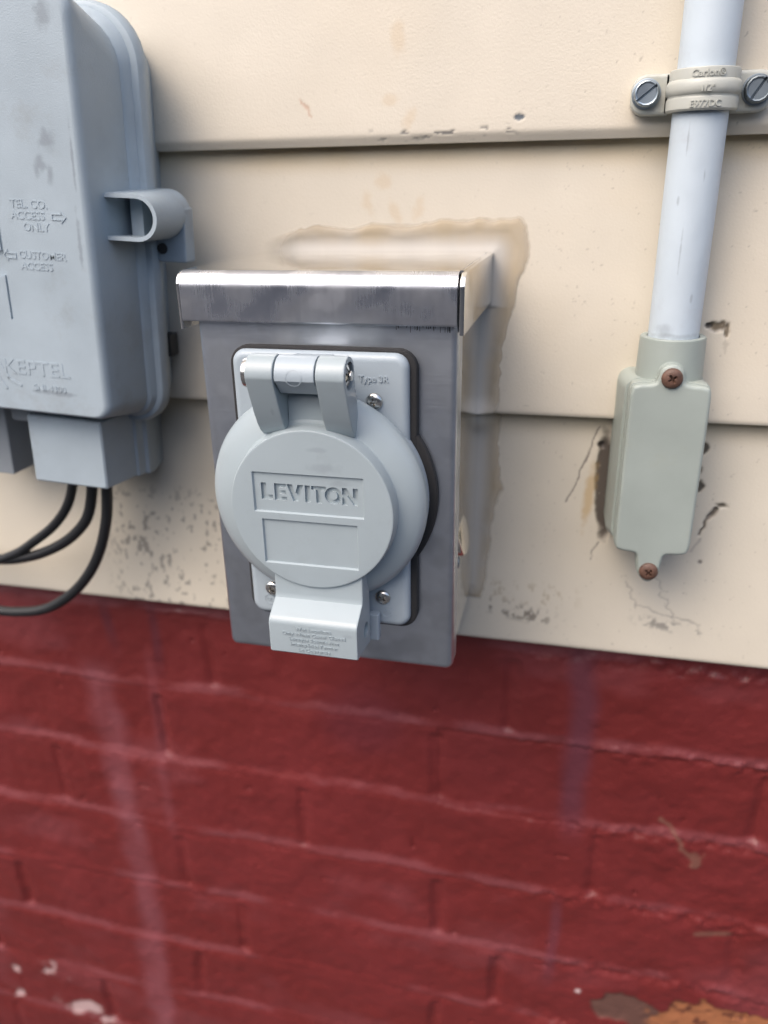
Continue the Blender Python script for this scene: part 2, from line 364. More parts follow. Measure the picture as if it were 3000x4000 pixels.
def make_siding():
    ex = []
    for zb in BOT: ex += [zb - .02, zb + .02]
    X = axis(-200, 190, .6, -1600, 1600); Z = axis(-112, 198, .6, E3 - .02, 1540, ex); Z = Z[Z >= E3 - .03]
    XX, ZZ = np.meshgrid(X, Z); Y = wall_y(ZZ)
    dull = fbm(XX, ZZ, 60, 4, 3)
    col = np.ones(XX.shape + (3,)) * np.array((.625, .578, .492))
    col = mixc(col, smooth(.45, .75, dull) * .35, (.63, .565, .46))
    # thin chalky dust washed down each board, warm bounce shade under the lap put into the colour
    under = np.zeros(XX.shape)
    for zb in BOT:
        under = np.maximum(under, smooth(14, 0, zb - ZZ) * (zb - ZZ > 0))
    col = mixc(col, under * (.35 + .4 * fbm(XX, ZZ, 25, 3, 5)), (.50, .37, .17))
    low = ZZ < E2; col = mixc(col, low * .35, (.61, .575, .49))
    Y = Y + (fbm(XX, ZZ, 45, 3, 21) - .5) * .5
    dark = (.085, .075, .065)
    def chip(mask, c=dark, d=.8):
        nonlocal col, Y
        col = mixc(col, np.clip(mask, 0, 1), c); Y = Y + d * np.clip(mask, 0, 1)
    wob = (fbm(XX, ZZ, 4, 3, 8) - .5)
    def blob(cx, cz, rx, rz, rot=0, rough=1.0, soft=.25):
        c, s = math.cos(rad(rot)), math.sin(rad(rot)); u = (XX - cx) * c + (ZZ - cz) * s; v = -(XX - cx) * s + (ZZ - cz) * c
        return smooth(1 + soft, 1 - soft, np.hypot(u / rx, v / rz) + wob * rough * 1.6)
    def line(pts, wd, a=1.0):
        m = np.zeros(XX.shape)
        for p, q in zip(pts[:-1], pts[1:]):
            d, t = seg(XX + wob * 3, ZZ + wob * 2, p, q); m = np.maximum(m, smooth(wd, wd * .3, d))
        return m * a
    # flaked spots around the conduit body
    chip(blob(153.6, 55.6, 3.6, 2.4, 0), (.17, .14, .10)); chip(blob(157.2, 54.0, 1.0, 3.6, 0), (.19, .16, .12)); chip(blob(149.8, 55.8, 1.4, 1.0), dark)
    chip(line([(157.5, 50), (157.6, 44)], .8, .35), (.3, .27, .22), .1)
    chip(blob(166.5, -28.6, 3.6, 1.5, -8), (.13, .115, .09)); chip(line([(164.6, -30), (161, -37), (158.5, -44)], .9), (.15, .13, .11)); chip(line([(164, -30.5), (162.4, -34)], 1.5), (.15, .13, .11))
    chip(blob(155.6, -2.2, 1.9, 2.6), (.10, .09, .075)); chip(blob(155.5, -21.5, 1.8, 3.6), (.10, .09, .075)); chip(blob(155.0, -12, 1.0, 2.0), (.12, .1, .08))
    chip(line([(159.5, -46), (156, -53)], .9, .45), (.26, .24, .22), .1); chip(blob(160.5, -58, 1.0, .8), (.2, .18, .16), .3)
    # dark strip beside the conduit body
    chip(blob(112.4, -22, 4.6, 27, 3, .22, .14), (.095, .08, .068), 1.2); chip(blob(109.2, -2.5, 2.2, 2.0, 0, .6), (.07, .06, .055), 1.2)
    chip(blob(105.6, -27, 2.6, 15, -6, .8, .5) * .6, (.46, .31, .13), .0)
    chip(line([(107, 6), (104, -5), (99.5, -22), (95, -32)], .55, .9), (.16, .14, .13), .3)
    chip(line([(112, -52), (109, -57), (108.5, -62)], .5, .8), (.16, .14, .13), .3)
    for x0, z0, n_, wd in ((137, -58, 9, .5), (126, -72, 7, .55), (144, -76, 8, .5)):
        pts = [(x0, z0)]
        for k in range(n_): pts.append((pts[-1][0] + 1.0 + 2.2 * math.sin(k * 1.9 + x0), pts[-1][1] - 1.9 - .9 * math.cos(k * 2.3)))
        chip(line(pts, wd, .5), (.25, .23, .21), .3)
    chip(line([(134, -84), (150, -89), (165, -92)], .6, .5), (.22, .21, .2), .2)
    # speckled grime: below the grey box, along the lowest board, fly specks everywhere
    sp = fbm(XX, ZZ * .7, 2.3, 3, 11); sp2 = fbm(XX, ZZ, 18, 3, 12)
    reg = smooth(-172, -150, XX) * smooth(-60, -100, XX) * smooth(-30, -56, ZZ) * (.45 + .55 * smooth(-66, -105, XX))
    chip(reg * smooth(.60, .72, sp + (sp2 - .5) * .45) * .65, (.16, .15, .14), .1)
    reg = smooth(52, 58, XX) * smooth(104, 80, XX) * smooth(6, 1.5, np.abs(ZZ + 92.5 + (XX - 55) * .13 + 3 * (sp2 - .5)))
    chip(reg * smooth(.50, .66, sp) * .8, (.15, .13, .11), .1)
    chip(smooth(52, 58, XX) * smooth(112, 90, XX) * smooth(9, 3, np.abs(ZZ + 84)) * smooth(.55, .70, sp) * .45, (.36, .29, .19), .05)
    reg = smooth(128, 140, XX) * smooth(178, 160, XX) * smooth(4.5, 1, np.abs(ZZ + 93 + (XX - 140) * .15))
    chip(reg * smooth(.52, .68, sp) * .7, (.18, .17, .16), .1)
    fly = fbm(XX, ZZ, 1.3, 2, 31); chip(smooth(.84, .92, fly) * .45 * (.4 + smooth(20, 140, XX)), (.3, .27, .23), .1)
    # worn dark marks on the lip of the upper board, faint tan drips above the box
    lipm = smooth(3.5, 1.0, np.abs(ZZ - (E1 + 3.8))) * smooth(-5, 5, XX) * smooth(66, 58, XX)
    chip(lipm * smooth(.62, .72, fbm(XX, ZZ * 3, 5, 3, 14)) * .85, (.13, .13, .13), .3)
    for q in ((12, 172, 3, 5, 0), (8, 148, 3.5, 2, 0), (17, 141, 2, 3.5, -20), (-4, 108, 2.2, 5, 10), (4, 116, 3, 3, 0), (9, 103, 2, 6, 25), (20, 104, 2, 5, -10)):
        chip(blob(*q[:4], q[4], 1.0, .6) * .35, (.55, .42, .27), 0)
    chip(line([(-32, 150), (-27, 143)], .8, .6), (.45, .27, .18), .1)
    chip(blob(64, 140, 1.6, 1.0), (.12, .14, .16), .3)
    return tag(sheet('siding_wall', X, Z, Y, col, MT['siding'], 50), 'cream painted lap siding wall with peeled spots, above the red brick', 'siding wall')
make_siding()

def make_brick():
    X = axis(-390, 260, 1.1, -1600, 1600); Z = axis(-600, -104, 1.1, -905, -104); XX, ZZ = np.meshgrid(X, Z)
    H = 59.0; ztop = -128.0
    wx = (fbm(XX, ZZ, 70, 3, 41) - .5) * 9; wz = (fbm(XX, ZZ, 90, 3, 42) - .5) * 9 + (fbm(XX, ZZ, 9, 3, 43) - .5) * 3.2
    row = np.floor((ztop - (ZZ + wz)) / H); v = (ztop - (ZZ + wz)) / H - row      # 0 at the joint above a brick
    off = np.where(row % 2 == 0, -115.0, -156.5); off = np.where(row % 4 == 2, -59.0, off)
    u = ((XX + wx * .7 - off) / 186.0) % 1.0
    dz = np.minimum(v, 1 - v) * H; dx = np.minimum(u, 1 - u) * 186
    jw = 4.6 + 1.6 * (fbm(XX, ZZ, 30, 2, 44) - .5)
    fill = smooth(.35, .62, fbm(XX, ZZ, 55, 3, 45))                                # joints drowned in paint here and there
    brick = smooth(jw - 3.6, jw + 2.6, dz)
    per_brick = vnoise(row * 3.7 + .5, np.floor((XX - off) / 186) * 5.3 + .5, 50)
    vj = 1 - smooth(jw - 4.0, jw + 2.0, dx)
    depth = vj * (2.4 - 1.2 * fill) * smooth(3, 9, dz) + (1 - smooth(0, 5, dz)) * .5
    th = .84 + .10 * fbm(XX, ZZ, 45, 3, 52)
    amp = (.9 + 1.9 * (fbm(XX, ZZ, 60, 3, 49) - .3)) * (1 - .25 * smooth(-260, -430, ZZ))
    saw = np.where(v < th, v / th, 1 - smooth(th, 1.0, v)) - .5
    Y = 9.0 + depth - (per_brick - .5) * 1.8 + (fbm(XX, ZZ, 28, 4, 46) - .5) * 2.6 + (fbm(XX, ZZ, 7, 3, 47) - .5) * .9
    # bricks lean back at the top so that their upper arris shows as a ledge
    Y = Y + saw * amp
    pit = smooth(.965, .99, vnoise(XX / 7, ZZ / 7, 51)); Y = Y + pit * 1.6
    # rougher, smeared joints on the right
    rgt = smooth(40, 120, XX) * (1 - brick) + .25 * smooth(90, 170, XX)
    Y = Y + rgt * (fbm(XX, ZZ, 6, 4, 48) - .5) * 3.5
    col = np.ones(XX.shape + (3,)) * np.array((.138, .018, .0175))
    col = mixc(col, smooth(.35, .7, fbm(XX, ZZ, 60, 4, 60)) * .5, (.165, .024, .026))
    col = mixc(col, smooth(.5, .75, fbm(XX, ZZ, 14, 4, 61)) * .35, (.12, .014, .014))
    # sky light caught on the ledges, painted in as a paler pink
    led = smooth(.84, .93, v) * (1 - .5 * smooth(.97, 1, v))
    col = mixc(col, led * smooth(.34, .64, fbm(XX, ZZ * 2.2, 40, 4, 62)) * .26, (.28, .11, .13))
    col = mixc(col, smooth(.56, .75, fbm(XX, ZZ * 1.8, 85, 4, 63)) * .30, (.22, .06, .07))
    # pale run-off streak on the left, dusky one under the conduit
    def streak(x0, slope, wd, z0, z1, seed):
        c = XX - (x0 + slope * (ZZ + 150)); return smooth(wd, wd * .15, np.abs(c + (fbm(XX, ZZ, 40, 2, seed) - .5) * wd)) * smooth(z0, z0 - 25, ZZ) * smooth(z1, z1 + 40, ZZ)
    col = mixc(col, streak(-196, .0, 17, -165, -560, 70) * (.12 + .40 * fbm(XX * 3, ZZ, 40, 3, 71)), (.30, .12, .15))
    col = mixc(col, streak(-160, .01, 6, -150, -330, 72) * .2, (.25, .08, .10))
    col = mixc(col, streak(112, .0, 12, -108, -268, 73) * .6, (.105, .035, .055))
    col = mixc(col, streak(108, .0, 6, -300, -400, 74) * .45, (.13, .04, .06))
    col = mixc(col, streak(-184, .0, 6, -114, -176, 78) * .5 + streak(-152, .02, 5, -114, -190, 79) * .5, (.075, .022, .035))
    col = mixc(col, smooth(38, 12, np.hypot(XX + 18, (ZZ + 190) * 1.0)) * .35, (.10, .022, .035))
    wob = fbm(XX, ZZ, 12, 4, 75) - .5
    def blob(cx, cz, rx, rz, soft=.12, k=1.2): return smooth(1 + soft, 1 - soft, np.hypot((XX - cx) / rx, (ZZ - cz) / rz) + wob * k)
    # paint flaked off: bare orange brick with grey mortar, lower right
    g = blob(160, -399, 28, 13, .05, 1.3); o = blob(218, -396, 42, 20, .05, 1.3) * smooth(-8, 4, XX - 172 + 20 * wob)
    Y = Y + 1.2 * np.maximum(g, o)
    col = mixc(col, g, (.125, .062, .05)); n_ = fbm(XX, ZZ, 6, 4, 76)
    col = mixc(col, o, (.33, .13, .06)); col = mixc(col, o * smooth(.58, .66, n_), (.12, .04, .025))
    col = mixc(col, smooth(2.5, 1.2, np.hypot(XX - 127, ZZ + 388)), (.6, .45, .45))
    # white chips lower left
    n2 = fbm(XX, ZZ, 9, 4, 77)
    for cx, cz, rx, rz in ((-268, -533, 26, 13), (-301, -488, 10, 10), (-335, -500, 8, 5), (-282, -501, 4, 4), (-345, -530, 12, 6)):
        mk = blob(cx, cz, rx, rz, .2, 1.5) * smooth(.42, .56, n2); col = mixc(col, mk * .85, (.50, .36, .36)); Y = Y + mk * .6
    # khaki scrapes on the right
    for a, b, wd in (((163, -233), (188, -262), 2.6), ((192, -318), (215, -310), 2.6)):
        d, t = seg(XX + wob * 12, ZZ + wob * 8, a, b); col = mixc(col, smooth(wd, wd * .4, d) * .55, (.20, .11, .08))
    # spatter
    f2 = vnoise(XX / 2.2, ZZ / 2.2, 80); col = mixc(col, smooth(.985, .998, f2) * smooth(0, 120, XX) * .6, (.4, .25, .25))
    return tag(sheet('brick_wall', X, Z, Y, col, MT['brick'], 0), 'dark red painted brick wall with worn joints, below the cream siding', 'brick wall')
make_brick()

# sealant smeared round the inlet box
def make_caulk():
    X = np.arange(-74, 86, .8); Z = np.arange(-104, 108, .8); XX, ZZ = np.meshgrid(X, Z)
    # base line of wall, with the laps bridged by the sealant
    Yw = wall_y(ZZ)
    for k, zb in enumerate((E1, E2)):
        d = np.abs(ZZ - zb)
    hx = np.where(ZZ > 62, 54.6, 49.5); top = 86.0
    dx = np.maximum(np.abs(XX) - hx, 0); dz = np.maximum(np.maximum(ZZ - top, -80 - ZZ), 0); d = np.hypot(dx, dz)
    n = fbm(XX, ZZ, 14, 4, 90) - .5; n2 = fbm(XX * 1.4, ZZ * .3, 9, 3, 91)
    xr = np.interp(ZZ, [-90, -66, -25, 12, 35, 52, 70, 88, 100], [54.5, 59, 63.5, 60.5, 61.5, 63, 68, 71, 69]) + 7 * n + 1.6 * (fbm(XX, ZZ, 4, 2, 93) - .5)
    zt = np.interp(XX, [-60, -52, -42, -20, 0, 30, 50, 80], [87, 94, 98, 99.5, 98.5, 99.5, 101, 101]) + 6.5 * n
    a_, b_ = xr - XX, zt - ZZ; k_ = 7.0; h_ = np.clip(.5 + .5 * (b_ - a_) / k_, 0, 1); f = b_ * (1 - h_) + a_ * h_ - k_ * h_ * (1 - h_)
    f = np.minimum(f, ZZ + 90 + 2 * n); f = np.minimum(f, XX + 57 + 3 * n)
    f = np.minimum(f, np.where((XX < 0) & (ZZ < 84), 7 - d, 99))
    edge = smooth(0, 3, f)
    t = .30 * edge + .35 * edge * smooth(0, 1, np.exp(-((f - 4.5) / 2.2) ** 2)) + 1.0 * np.exp(-(d / 2.4) ** 1.2) + (n2 - .5) * .5 * edge - .12
    br = np.exp(-((ZZ - 9.5) / 6.5) ** 2) * np.exp(-(d / 7) ** 2) * 5.5
    Y = Yw - t - br
    keep = (f > 0) & ~((np.abs(XX) < hx - 3) & (ZZ < top - 3) & (ZZ > -77))
    rim = np.exp(-((f - 4.5) / (3.6 + 5 * np.clip(n + .3, 0, 1))) ** 2)
    col = np.ones(XX.shape + (3,)) * np.array((.57, .505, .42))
    col = mixc(col, np.clip(rim * (.55 + 1.4 * n + .8 * (n2 - .5)), 0, 1), (.53, .44, .31))
    col = mixc(col, smooth(11, 1, d + 6 * n) * .6, (.52, .525, .515))
    idx = -np.ones(XX.shape, int); idx[keep] = np.arange(keep.sum())
    V = np.stack([XX[keep], Y[keep], ZZ[keep]], 1); F = []
    a, b, c, d4 = idx[:-1, :-1], idx[:-1, 1:], idx[1:, 1:], idx[1:, :-1]; ok = (a >= 0) & (b >= 0) & (c >= 0) & (d4 >= 0)
    F = np.stack([a[ok], b[ok], c[ok], d4[ok]], 1)
    me = bpy.data.meshes.new('sealant_bead'); me.from_pydata((V * S).tolist(), [], F.tolist())
    me.polygons.foreach_set('use_smooth', np.ones(len(F), bool))
    at = me.color_attributes.new('paint', 'FLOAT_COLOR', 'POINT')
    alp = (smooth(0, 3.5, f) * (.68 + .28 * smooth(9, 2, d)) * np.where(ZZ > 84, smooth(-58, -34, XX + 8 * n), 1))[keep][:, None]
    at.data.foreach_set('color', np.concatenate([col[keep], alp], 1).astype(np.float32).ravel())
    me.materials.append(MT['caulk']); o = bpy.data.objects.new('sealant_bead', me); C.objects.link(o)
    return tag(o, 'translucent tan-edged sealant smeared on the siding around the steel inlet box', 'sealant')
make_caulk()

# ------------------------------------------------------------------ power inlet box
inlet = root('power_inlet_box', (0, 0, -81), 'steel outdoor inlet box with round grey flip lid, in the middle of the wall', 'electrical box')
m = MB()
P = rrect(-49.5, 50.0, -79.5, 82.0, 1.5, 3)
loft(m, [(P, 7), (P, -85.5)]); body = m.build('box_body', MT['body'], inlet)
# knockout on the right side: pried disc with a dished face, and a small slotted pin
kn = MB(); fx = lambda p: (49.2 - p[1] * .8 - .20 * (p[2] + 29) + .06 * (p[0] + 56), p[0], p[2])
lathe(kn, [(10.6, 4.5), (10.4, 0), (9.9, -1.0), (9.0, -1.6), (7.6, -2.1), (5.5, -2.5), (3, -2.7), (.5, -2.8)], -52, -31, 48, fn=fx)
kn.build('knockout', MT['chrome'], inlet)
fx = lambda p: (50.0 - p[1], p[0], p[2])
kn = MB(); lathe(kn, [(2.6, 1.0), (2.6, -.8), (2.2, -1.2), (.5, -1.3)], -66, -39, 24, fn=fx); kn.build('rivet', MT['zinc'], inlet)
m = MB(); P = rrect(-51.4, 52.1, -80.6, 83.0, 3.4, 5)
prism(m, P, -78, -88, 2.6, 5); cover = m.build('cover_plate', MT['plate'], inlet)
q = MB(); import random as _r; _r.seed(4)
for k in range(34):
    xx = 26 + 24 * _r.random() ** .7; l_ = .8 + 2.6 * _r.random(); zz = 67.6 - l_ * .5
    box(q, xx - .10, xx + .10, -87.9, -88.06, zz - l_ * .5, zz + l_ * .5)
q.build('scratch_marks', MT['nearblack'], cover)
# rain hood: folded sheet with a front flange and a full depth ear on either side
m = MB()
prof = [(6, 86.2), (-85, 86.2)]
prof += [(-86.6 - 6.0 * math.sin(a) , 80.2 + 6.0 * math.cos(a)) for a in [rad(q) for q in range(0, 91, 10)]]
prof += [(-92.6, 79.2), (-92.6, 68.2), (-92.1, 67.4), (-91.5, 67.4), (-91.5, 80)]
prof += [(-86.6 - 4.8 * math.sin(a), 80.2 + 4.8 * math.cos(a)) for a in [rad(q) for q in range(80, -1, -10)]] + [(6, 85.0)]
Pr = np.array(prof)
n = len(Pr); V = [(x, y, z) for x in (-54.9, 51.95) for y, z in Pr]; F = [(i, (i + 1) % n, n + (i + 1) % n, n + i) for i in range(n)]
F += [tuple(range(n)), tuple(range(2 * n - 1, n - 1, -1))]
m.add(V, F); hood = m.build('rain_hood', MT['hood'], inlet); hood.data.materials.append(MT['body'])
for p_ in hood.data.polygons: p_.material_index = 1 if p_.normal.z > .97 else 0  # top faces get a brighter metal, boosting the siding's reflection by colour
def ear(x0, x1):
    q = MB(); b = [(6, 64.5), (-92.0, 64.3)] + [(-86.6 - 5.6 * math.sin(a), 80.2 + 5.7 * math.cos(a)) for a in [rad(t) for t in range(90, -1, -15)]] + [(6, 85.9)]
    xprofile(q, b, x0, x1, .35)
    if x0 > 0: box(q, 51.9, x0 + .3, -84, 6, 85.0, 86.1)
    return q.build('hood_ear', MT['body'], hood)
ear(52.75, 54.6); ear(-56.4, -54.95)
# black foam gasket: follows the flange, swells round the collar on the right
m = MB(); prism(m, rrect(-37.2, 37.4, -59.2, 58.6, 7.5, 8), -87.9, -91.4, .8); prism(m, circ(-.5, 0, 45.9, 96), -87.9, -91.2, .8)
m.build('gasket', MT['foam'], inlet)
m = MB(); prism(m, rrect(-35.6, 34.6, -57.9, 57.4, 5.5, 8), -90.6, -94.4, 2.8, 6)
lathe(m, [(43.2, -90.7), (43.2, -93.6), (42.6, -95), (41.3, -96.0), (38, -96.2)], -1.0, -.2, 96)
flange = m.build('mounting_flange', MT['flange'], inlet)
m = MB(); box(m, 12, 22.5, -95.4, -99.5, -62.5, -50, .8); m.build('latch_catch', MT['flange'], inlet)
for x, z, r_ in ((21.5, 39.4, 15), (-25.5, -45, 40), (23.3, -44, 60), (-24, 39.5, 5)):
    screw(inlet, x, -94.2, z, 3.3, MT['chrome'], True, r_)
lettering('Type 3R', 3.4, 21.3, 46.9, -94.35, MT['flange'], inlet, .4, .06)
def ringmark(cx, cz, R, gap, tube_r, y, mm, nm='emblem'):
    q = MB(); a = np.linspace(rad(gap), rad(360 - gap), 40); n_ = len(a)
    V = []; F = []
    for r in (R - tube_r, R + tube_r):
        for yy in (y, y - .25):
            V += [(cx + r * math.cos(t), yy, cz + r * math.sin(t)) for t in a]
    for i in range(n_ - 1):
        for p_, q_ in ((0, 1), (1, 3), (3, 2), (2, 0)): F.append((p_ * n_ + i, p_ * n_ + i + 1, q_ * n_ + i + 1, q_ * n_ + i))
    q.add(V, F); return q.build(nm, mm, inlet)
ringmark(24.8, -50.8, 2.5, 38, .25, -94.35, MT['flange']); lettering('SA', 2.6, 25.1, -51.7, -94.35, MT['flange'], inlet, .35, .05)
ringmark(-27.2, -50.5, 2.4, 0.5, .2, -94.35, MT['flange']); lettering('UL', 2.4, -27.2, -51.4, -94.35, MT['flange'], inlet, .22, .05)

# flip lid
LX, LZ = .2, -.1
m = MB()
lathe(m, [(43.5, -96.3), (44.1, -96.9), (44.2, -98.6), (43.8, -100.2), (42.7, -101.8), (41.1, -103.1), (38.5, -104.6), (35.5, -105.8), (33.4, -106.4),
          (33.1, -106.8), (32.9, -108.2), (32.6, -112.2), (32.3, -112.8), (31.7, -113.1), (.5, -113.1)], LX, LZ, 128, fn=lambda p: (p[0] - 1.5 * min(1, max(0, (p[1] + 108) / 9)), p[1], p[2]))
lid = m.build('flip_lid', MT['lid'], inlet)
def cutbox(x0, x1, z0, z1, y1, dr=.45):
    q = MB(); loft(q, [(rrect(x0 - dr * 1.6, x1 + dr * 1.6, z0 - dr * 1.6, z1 + dr * 1.6, .3, 2), -113.6), (rrect(x0, x1, z0, z1, .3, 2), y1)]); return q.build('c', None, inlet)
PX = -.6
cuts = [cutbox(PX - 21.6, PX + 21.6, -.9, 14.6, -112.2), cutbox(PX - 18.8, PX + 18.8, -22.6, -4.6, -112.2)]
H_ = 6.9; zb = 3.6; x0 = PX - 19.0; st = 2.05
def poly(pts): return np.array([(x0 + a, zb + b) for a, b in pts])
letters = [
    [(0, 0), (4.6, 0), (4.6, st), (st + .1, st), (st + .1, H_), (0, H_)],
    [(5.4, 0), (10.3, 0), (10.3, 1.6), (7.4, 1.6), (7.4, 2.7), (10.0, 2.7), (10.0, 4.2), (7.4, 4.2), (7.4, 5.3), (10.3, 5.3), (10.3, H_), (5.4, H_)],
    [(12.9, 0), (14.7, 0), (17.2, H_), (14.9, H_), (13.8, 3.3), (12.7, H_), (10.5, H_)],
    [(17.7, 0), (19.8, 0), (19.8, H_), (17.7, H_)],
    [(22.1, 0), (24.2, 0), (24.2, 5.2), (26.1, 5.2), (26.1, H_), (20.3, H_), (20.3, 5.2), (22.1, 5.2)],
    [(33.4, 0), (35.2, 0), (36.1 + .1, .2), (36.2, .2), (38.3 - .1, -.0), (38.3, 0), (38.3, H_), (36.3, H_), (36.3, 3.3), (33.4 + 1.9, 4.6), (33.5 + 0, H_), (32.3, H_)],
]
letters[5] = [(32.4, 0), (34.4, 0), (34.4, 3.7), (36.9, 0), (38.6, 0), (38.6, H_), (36.6, H_), (36.6, 3.2), (34.1, H_), (32.4, H_)]
LY = -111.0
for L_ in letters:
    q = MB(); Pn = poly(L_); loft(q, [(Pn, -113.0), (Pn, LY)]); cuts.append(q.build('c', None, inlet))
# the O: a ring cutter
q = MB(); R1, R0, ox, oz = 3.45, 1.55, x0 + 29.0, zb + H_ / 2; nn = 40; V = []; F = []
for r, y in ((R1, -113.0), (R1, LY), (R0, LY), (R0, -113.0)): V += [(ox + r * math.cos(2 * math.pi * k / nn), y, oz + r * math.sin(2 * math.pi * k / nn)) for k in range(nn)]
for p_ in range(4):
    for k in range(nn): F.append((p_ * nn + k, p_ * nn + (k + 1) % nn, ((p_ + 1) % 4) * nn + (k + 1) % nn, ((p_ + 1) % 4) * nn + k))
q.add(V, F); cuts.append(q.build('c', None, inlet))
carve(lid, cuts, 30)
# hinge: two ears on the lid, barrel on the flange, steel pin
HY, HZ, HR = -112.6, 53.0, 7.0
def earprof(r=HR):
    p_ = [(HY + r * math.cos(a), HZ + r * math.sin(a)) for a in [rad(t) for t in range(-20, 196, 8)]]
    p_ += [(-116.2, 44), (-113.6, 38), (-111.2, 33.5), (-108.8, 30.2), (-105.5, 27.6), (-104.0, 31), (-103.0, 37), (-103.6, 43.5)]
    return p_
for a, b in ((-19.6, -8.9), (6.7, 17.4)):
    q = MB(); xprofile(q, earprof(), a, b, .7); e_ = q.build('hinge_ear', MT['lid'], lid)
    if b > 10:
        q = MB(); lathe(q, [(5.1, -.1), (5.1, 1.8)], HY, HZ, 40, fn=lambda p: (17.5 - p[1], p[0], p[2])); carve(e_, [q.build('c', None, inlet)])
q = MB(); xprofile(q, [(HY + 6.8 * math.cos(rad(t)), HZ + 6.8 * math.sin(rad(t))) for t in range(-80, 261, 10)][:28] + [(HY - 1, HZ - 6.8), (-94.0, HZ - 6.0), (-94.0, HZ + 3.6), (-106, HZ + 5.2)], -8.5, 6.3, .4)
barrel = q.build('hinge_barrel', MT['flange'], inlet)
q = MB(); xprofile(q, [(-95.5, 30), (-105.6, 30), (-106.2, 36), (-106.0, 41), (-104.6, 44.2), (-102, 45.2), (-95.5, 45.2)], -8.8, 6.6, .3); q.build('hinge_bridge', MT['lid'], lid)
# faint gate mark on the barrel
q = MB(); n_ = 40; V = []; F = []
for dr, dy in ((2.75, 0), (3.05, 0), (3.05, .12), (2.75, .12)):
    for k in range(n_):
        a = 2 * math.pi * k / n_; xx = -1.2 + dr * math.cos(a); zz = dr * math.sin(a); V.append((xx, HY - math.sqrt(6.78 ** 2 - (zz) ** 2) - dy, HZ + zz))
for p_ in range(4):
    for k in range(n_): F.append((p_ * n_ + k, p_ * n_ + (k + 1) % n_, ((p_ + 1) % 4) * n_ + (k + 1) % n_, ((p_ + 1) % 4) * n_ + k))
q.add(V, F); q.build('mould_mark', MT['flange'], barrel)
pin = MB(); gx = lambda p: (p[1], p[0], p[2])
lathe(pin, [(1.9, -9), (1.9, 17.9), (1.7, 18.3), (.3, 18.4)], HY, HZ, 28, fn=gx)
lathe(pin, [(3, -22.0), (5.2, -21.6), (5.5, -20.6), (5.5, -19.7)], HY, HZ, 40, fn=gx)
pin = pin.build('hinge_pin', MT['chrome'], inlet)
nut = MB()
for k in range(8):
    a0 = rad(k * 45); pts = []
    for rr, da in ((2.1, -13), (4.95, -17), (4.95, 17), (2.1, 13)): pts.append((rr * math.cos(a0 + rad(da)), rr * math.sin(a0 + rad(da))))
    V = [];
    for i, (a, b) in enumerate(pts):
        xo = 17.3 if i in (0, 3) else 16.3
        V += [(xo, HY + a, HZ + b), (xo - .4, HY + a, HZ + b)]
    nut.add(V, [(0, 2, 4, 6), (1, 7, 5, 3), (0, 1, 3, 2), (2, 3, 5, 4), (4, 5, 7, 6), (6, 7, 1, 0)])
nut.build('push_nut', MT['chrome'], pin)
q = MB(); lathe(q, [(5.0, 15.2), (5.0, 15.75)], HY, HZ, 40, fn=gx); q.build('washer_or_dark_disc', MT['nearblack'], pin)  # dark disc standing in for the shade inside the ear's recess
# latch lip at the foot of the lid
q = MB(); xprofile(q, [(-101.5, -26), (-111.8, -26), (-112.0, -36.5), (-112.8, -38.4), (-119.6, -42.6), (-121.0, -43.8), (-121.7, -45.6), (-121.7, -58.0), (-120.8, -58.9), (-101.5, -61.5)], -17.2, 19.6, .8)
latch = q.build('latch', MT['lid'], lid)
q = MB(); lathe(q, [(3.4, -.2), (3.4, 7)], -108.5, -52.0, 32, fn=lambda p: (19.7 - p[1], p[0], p[2]))
carve(latch, [q.build('c', None, inlet)])
for k, tx in enumerate(('Wet Locations', 'Only When Cover Closed', 'Lorsque Soumis Aux', 'Intempéries Fermer', 'Le Couvercle')):
    lettering(tx, 2.15, 1.6, -47.6 - 2.35 * k, -121.7, MT['lid'], latch, .26, .03, sx=1.14)

# ------------------------------------------------------------------ telephone interface box (left)
tel = root('telephone_interface_box', (-105, 0, 70), 'weathered grey plastic utility box at the left edge, above the black cables', 'utility box', ry=rad(3.0))
m = MB()
def R_(x1, z0, z1, rt, rb, x0=-262): return rrect(x0, x1, z0, z1, (rb, rb, rt, rt), 8)
loft(m, [(R_(-111, 15, 178, 18, 10), 5), (R_(-107, 11, 182, 20, 13), -8), (R_(-100.5, 7, 186, 24, 17), -22), (R_(-97.6, 6.6, 187.5, 24, 17), -27.5), (R_(-97.6, 6.6, 187.5, 24, 17), -31), (R_(-98.6, 7.4, 186.5, 24, 17), -33.2), (R_(-101.5, 9, 184.5, 22, 15), -34.2)])
tb = m.build('back_housing', MT['tel'], tel)
m = MB()
loops = [(R_(-101.0, 9.4, 185, 22, 14), -33.5), (R_(-102.6, 11, 183.5, 22, 12), -37.2), (R_(-104.2, 12.2, 182.5, 22, 11), -38.2), (R_(-105.6, 16.2, 188, 16, 8.5), -60)]
for k in range(1, 7):
    a = math.pi / 2 * k / 6; d = 4.5 * (1 - math.cos(a)); loops.append((R_(-106.2 - d * .8, 17 + d * .45, 190 - d * 1.2, 12 - d * .3, max(7 - d * .3, 2)), -63.8 - 4.6 * math.sin(a)))
loft(m, loops); tl = m.build('lid', MT['tel'], tel)
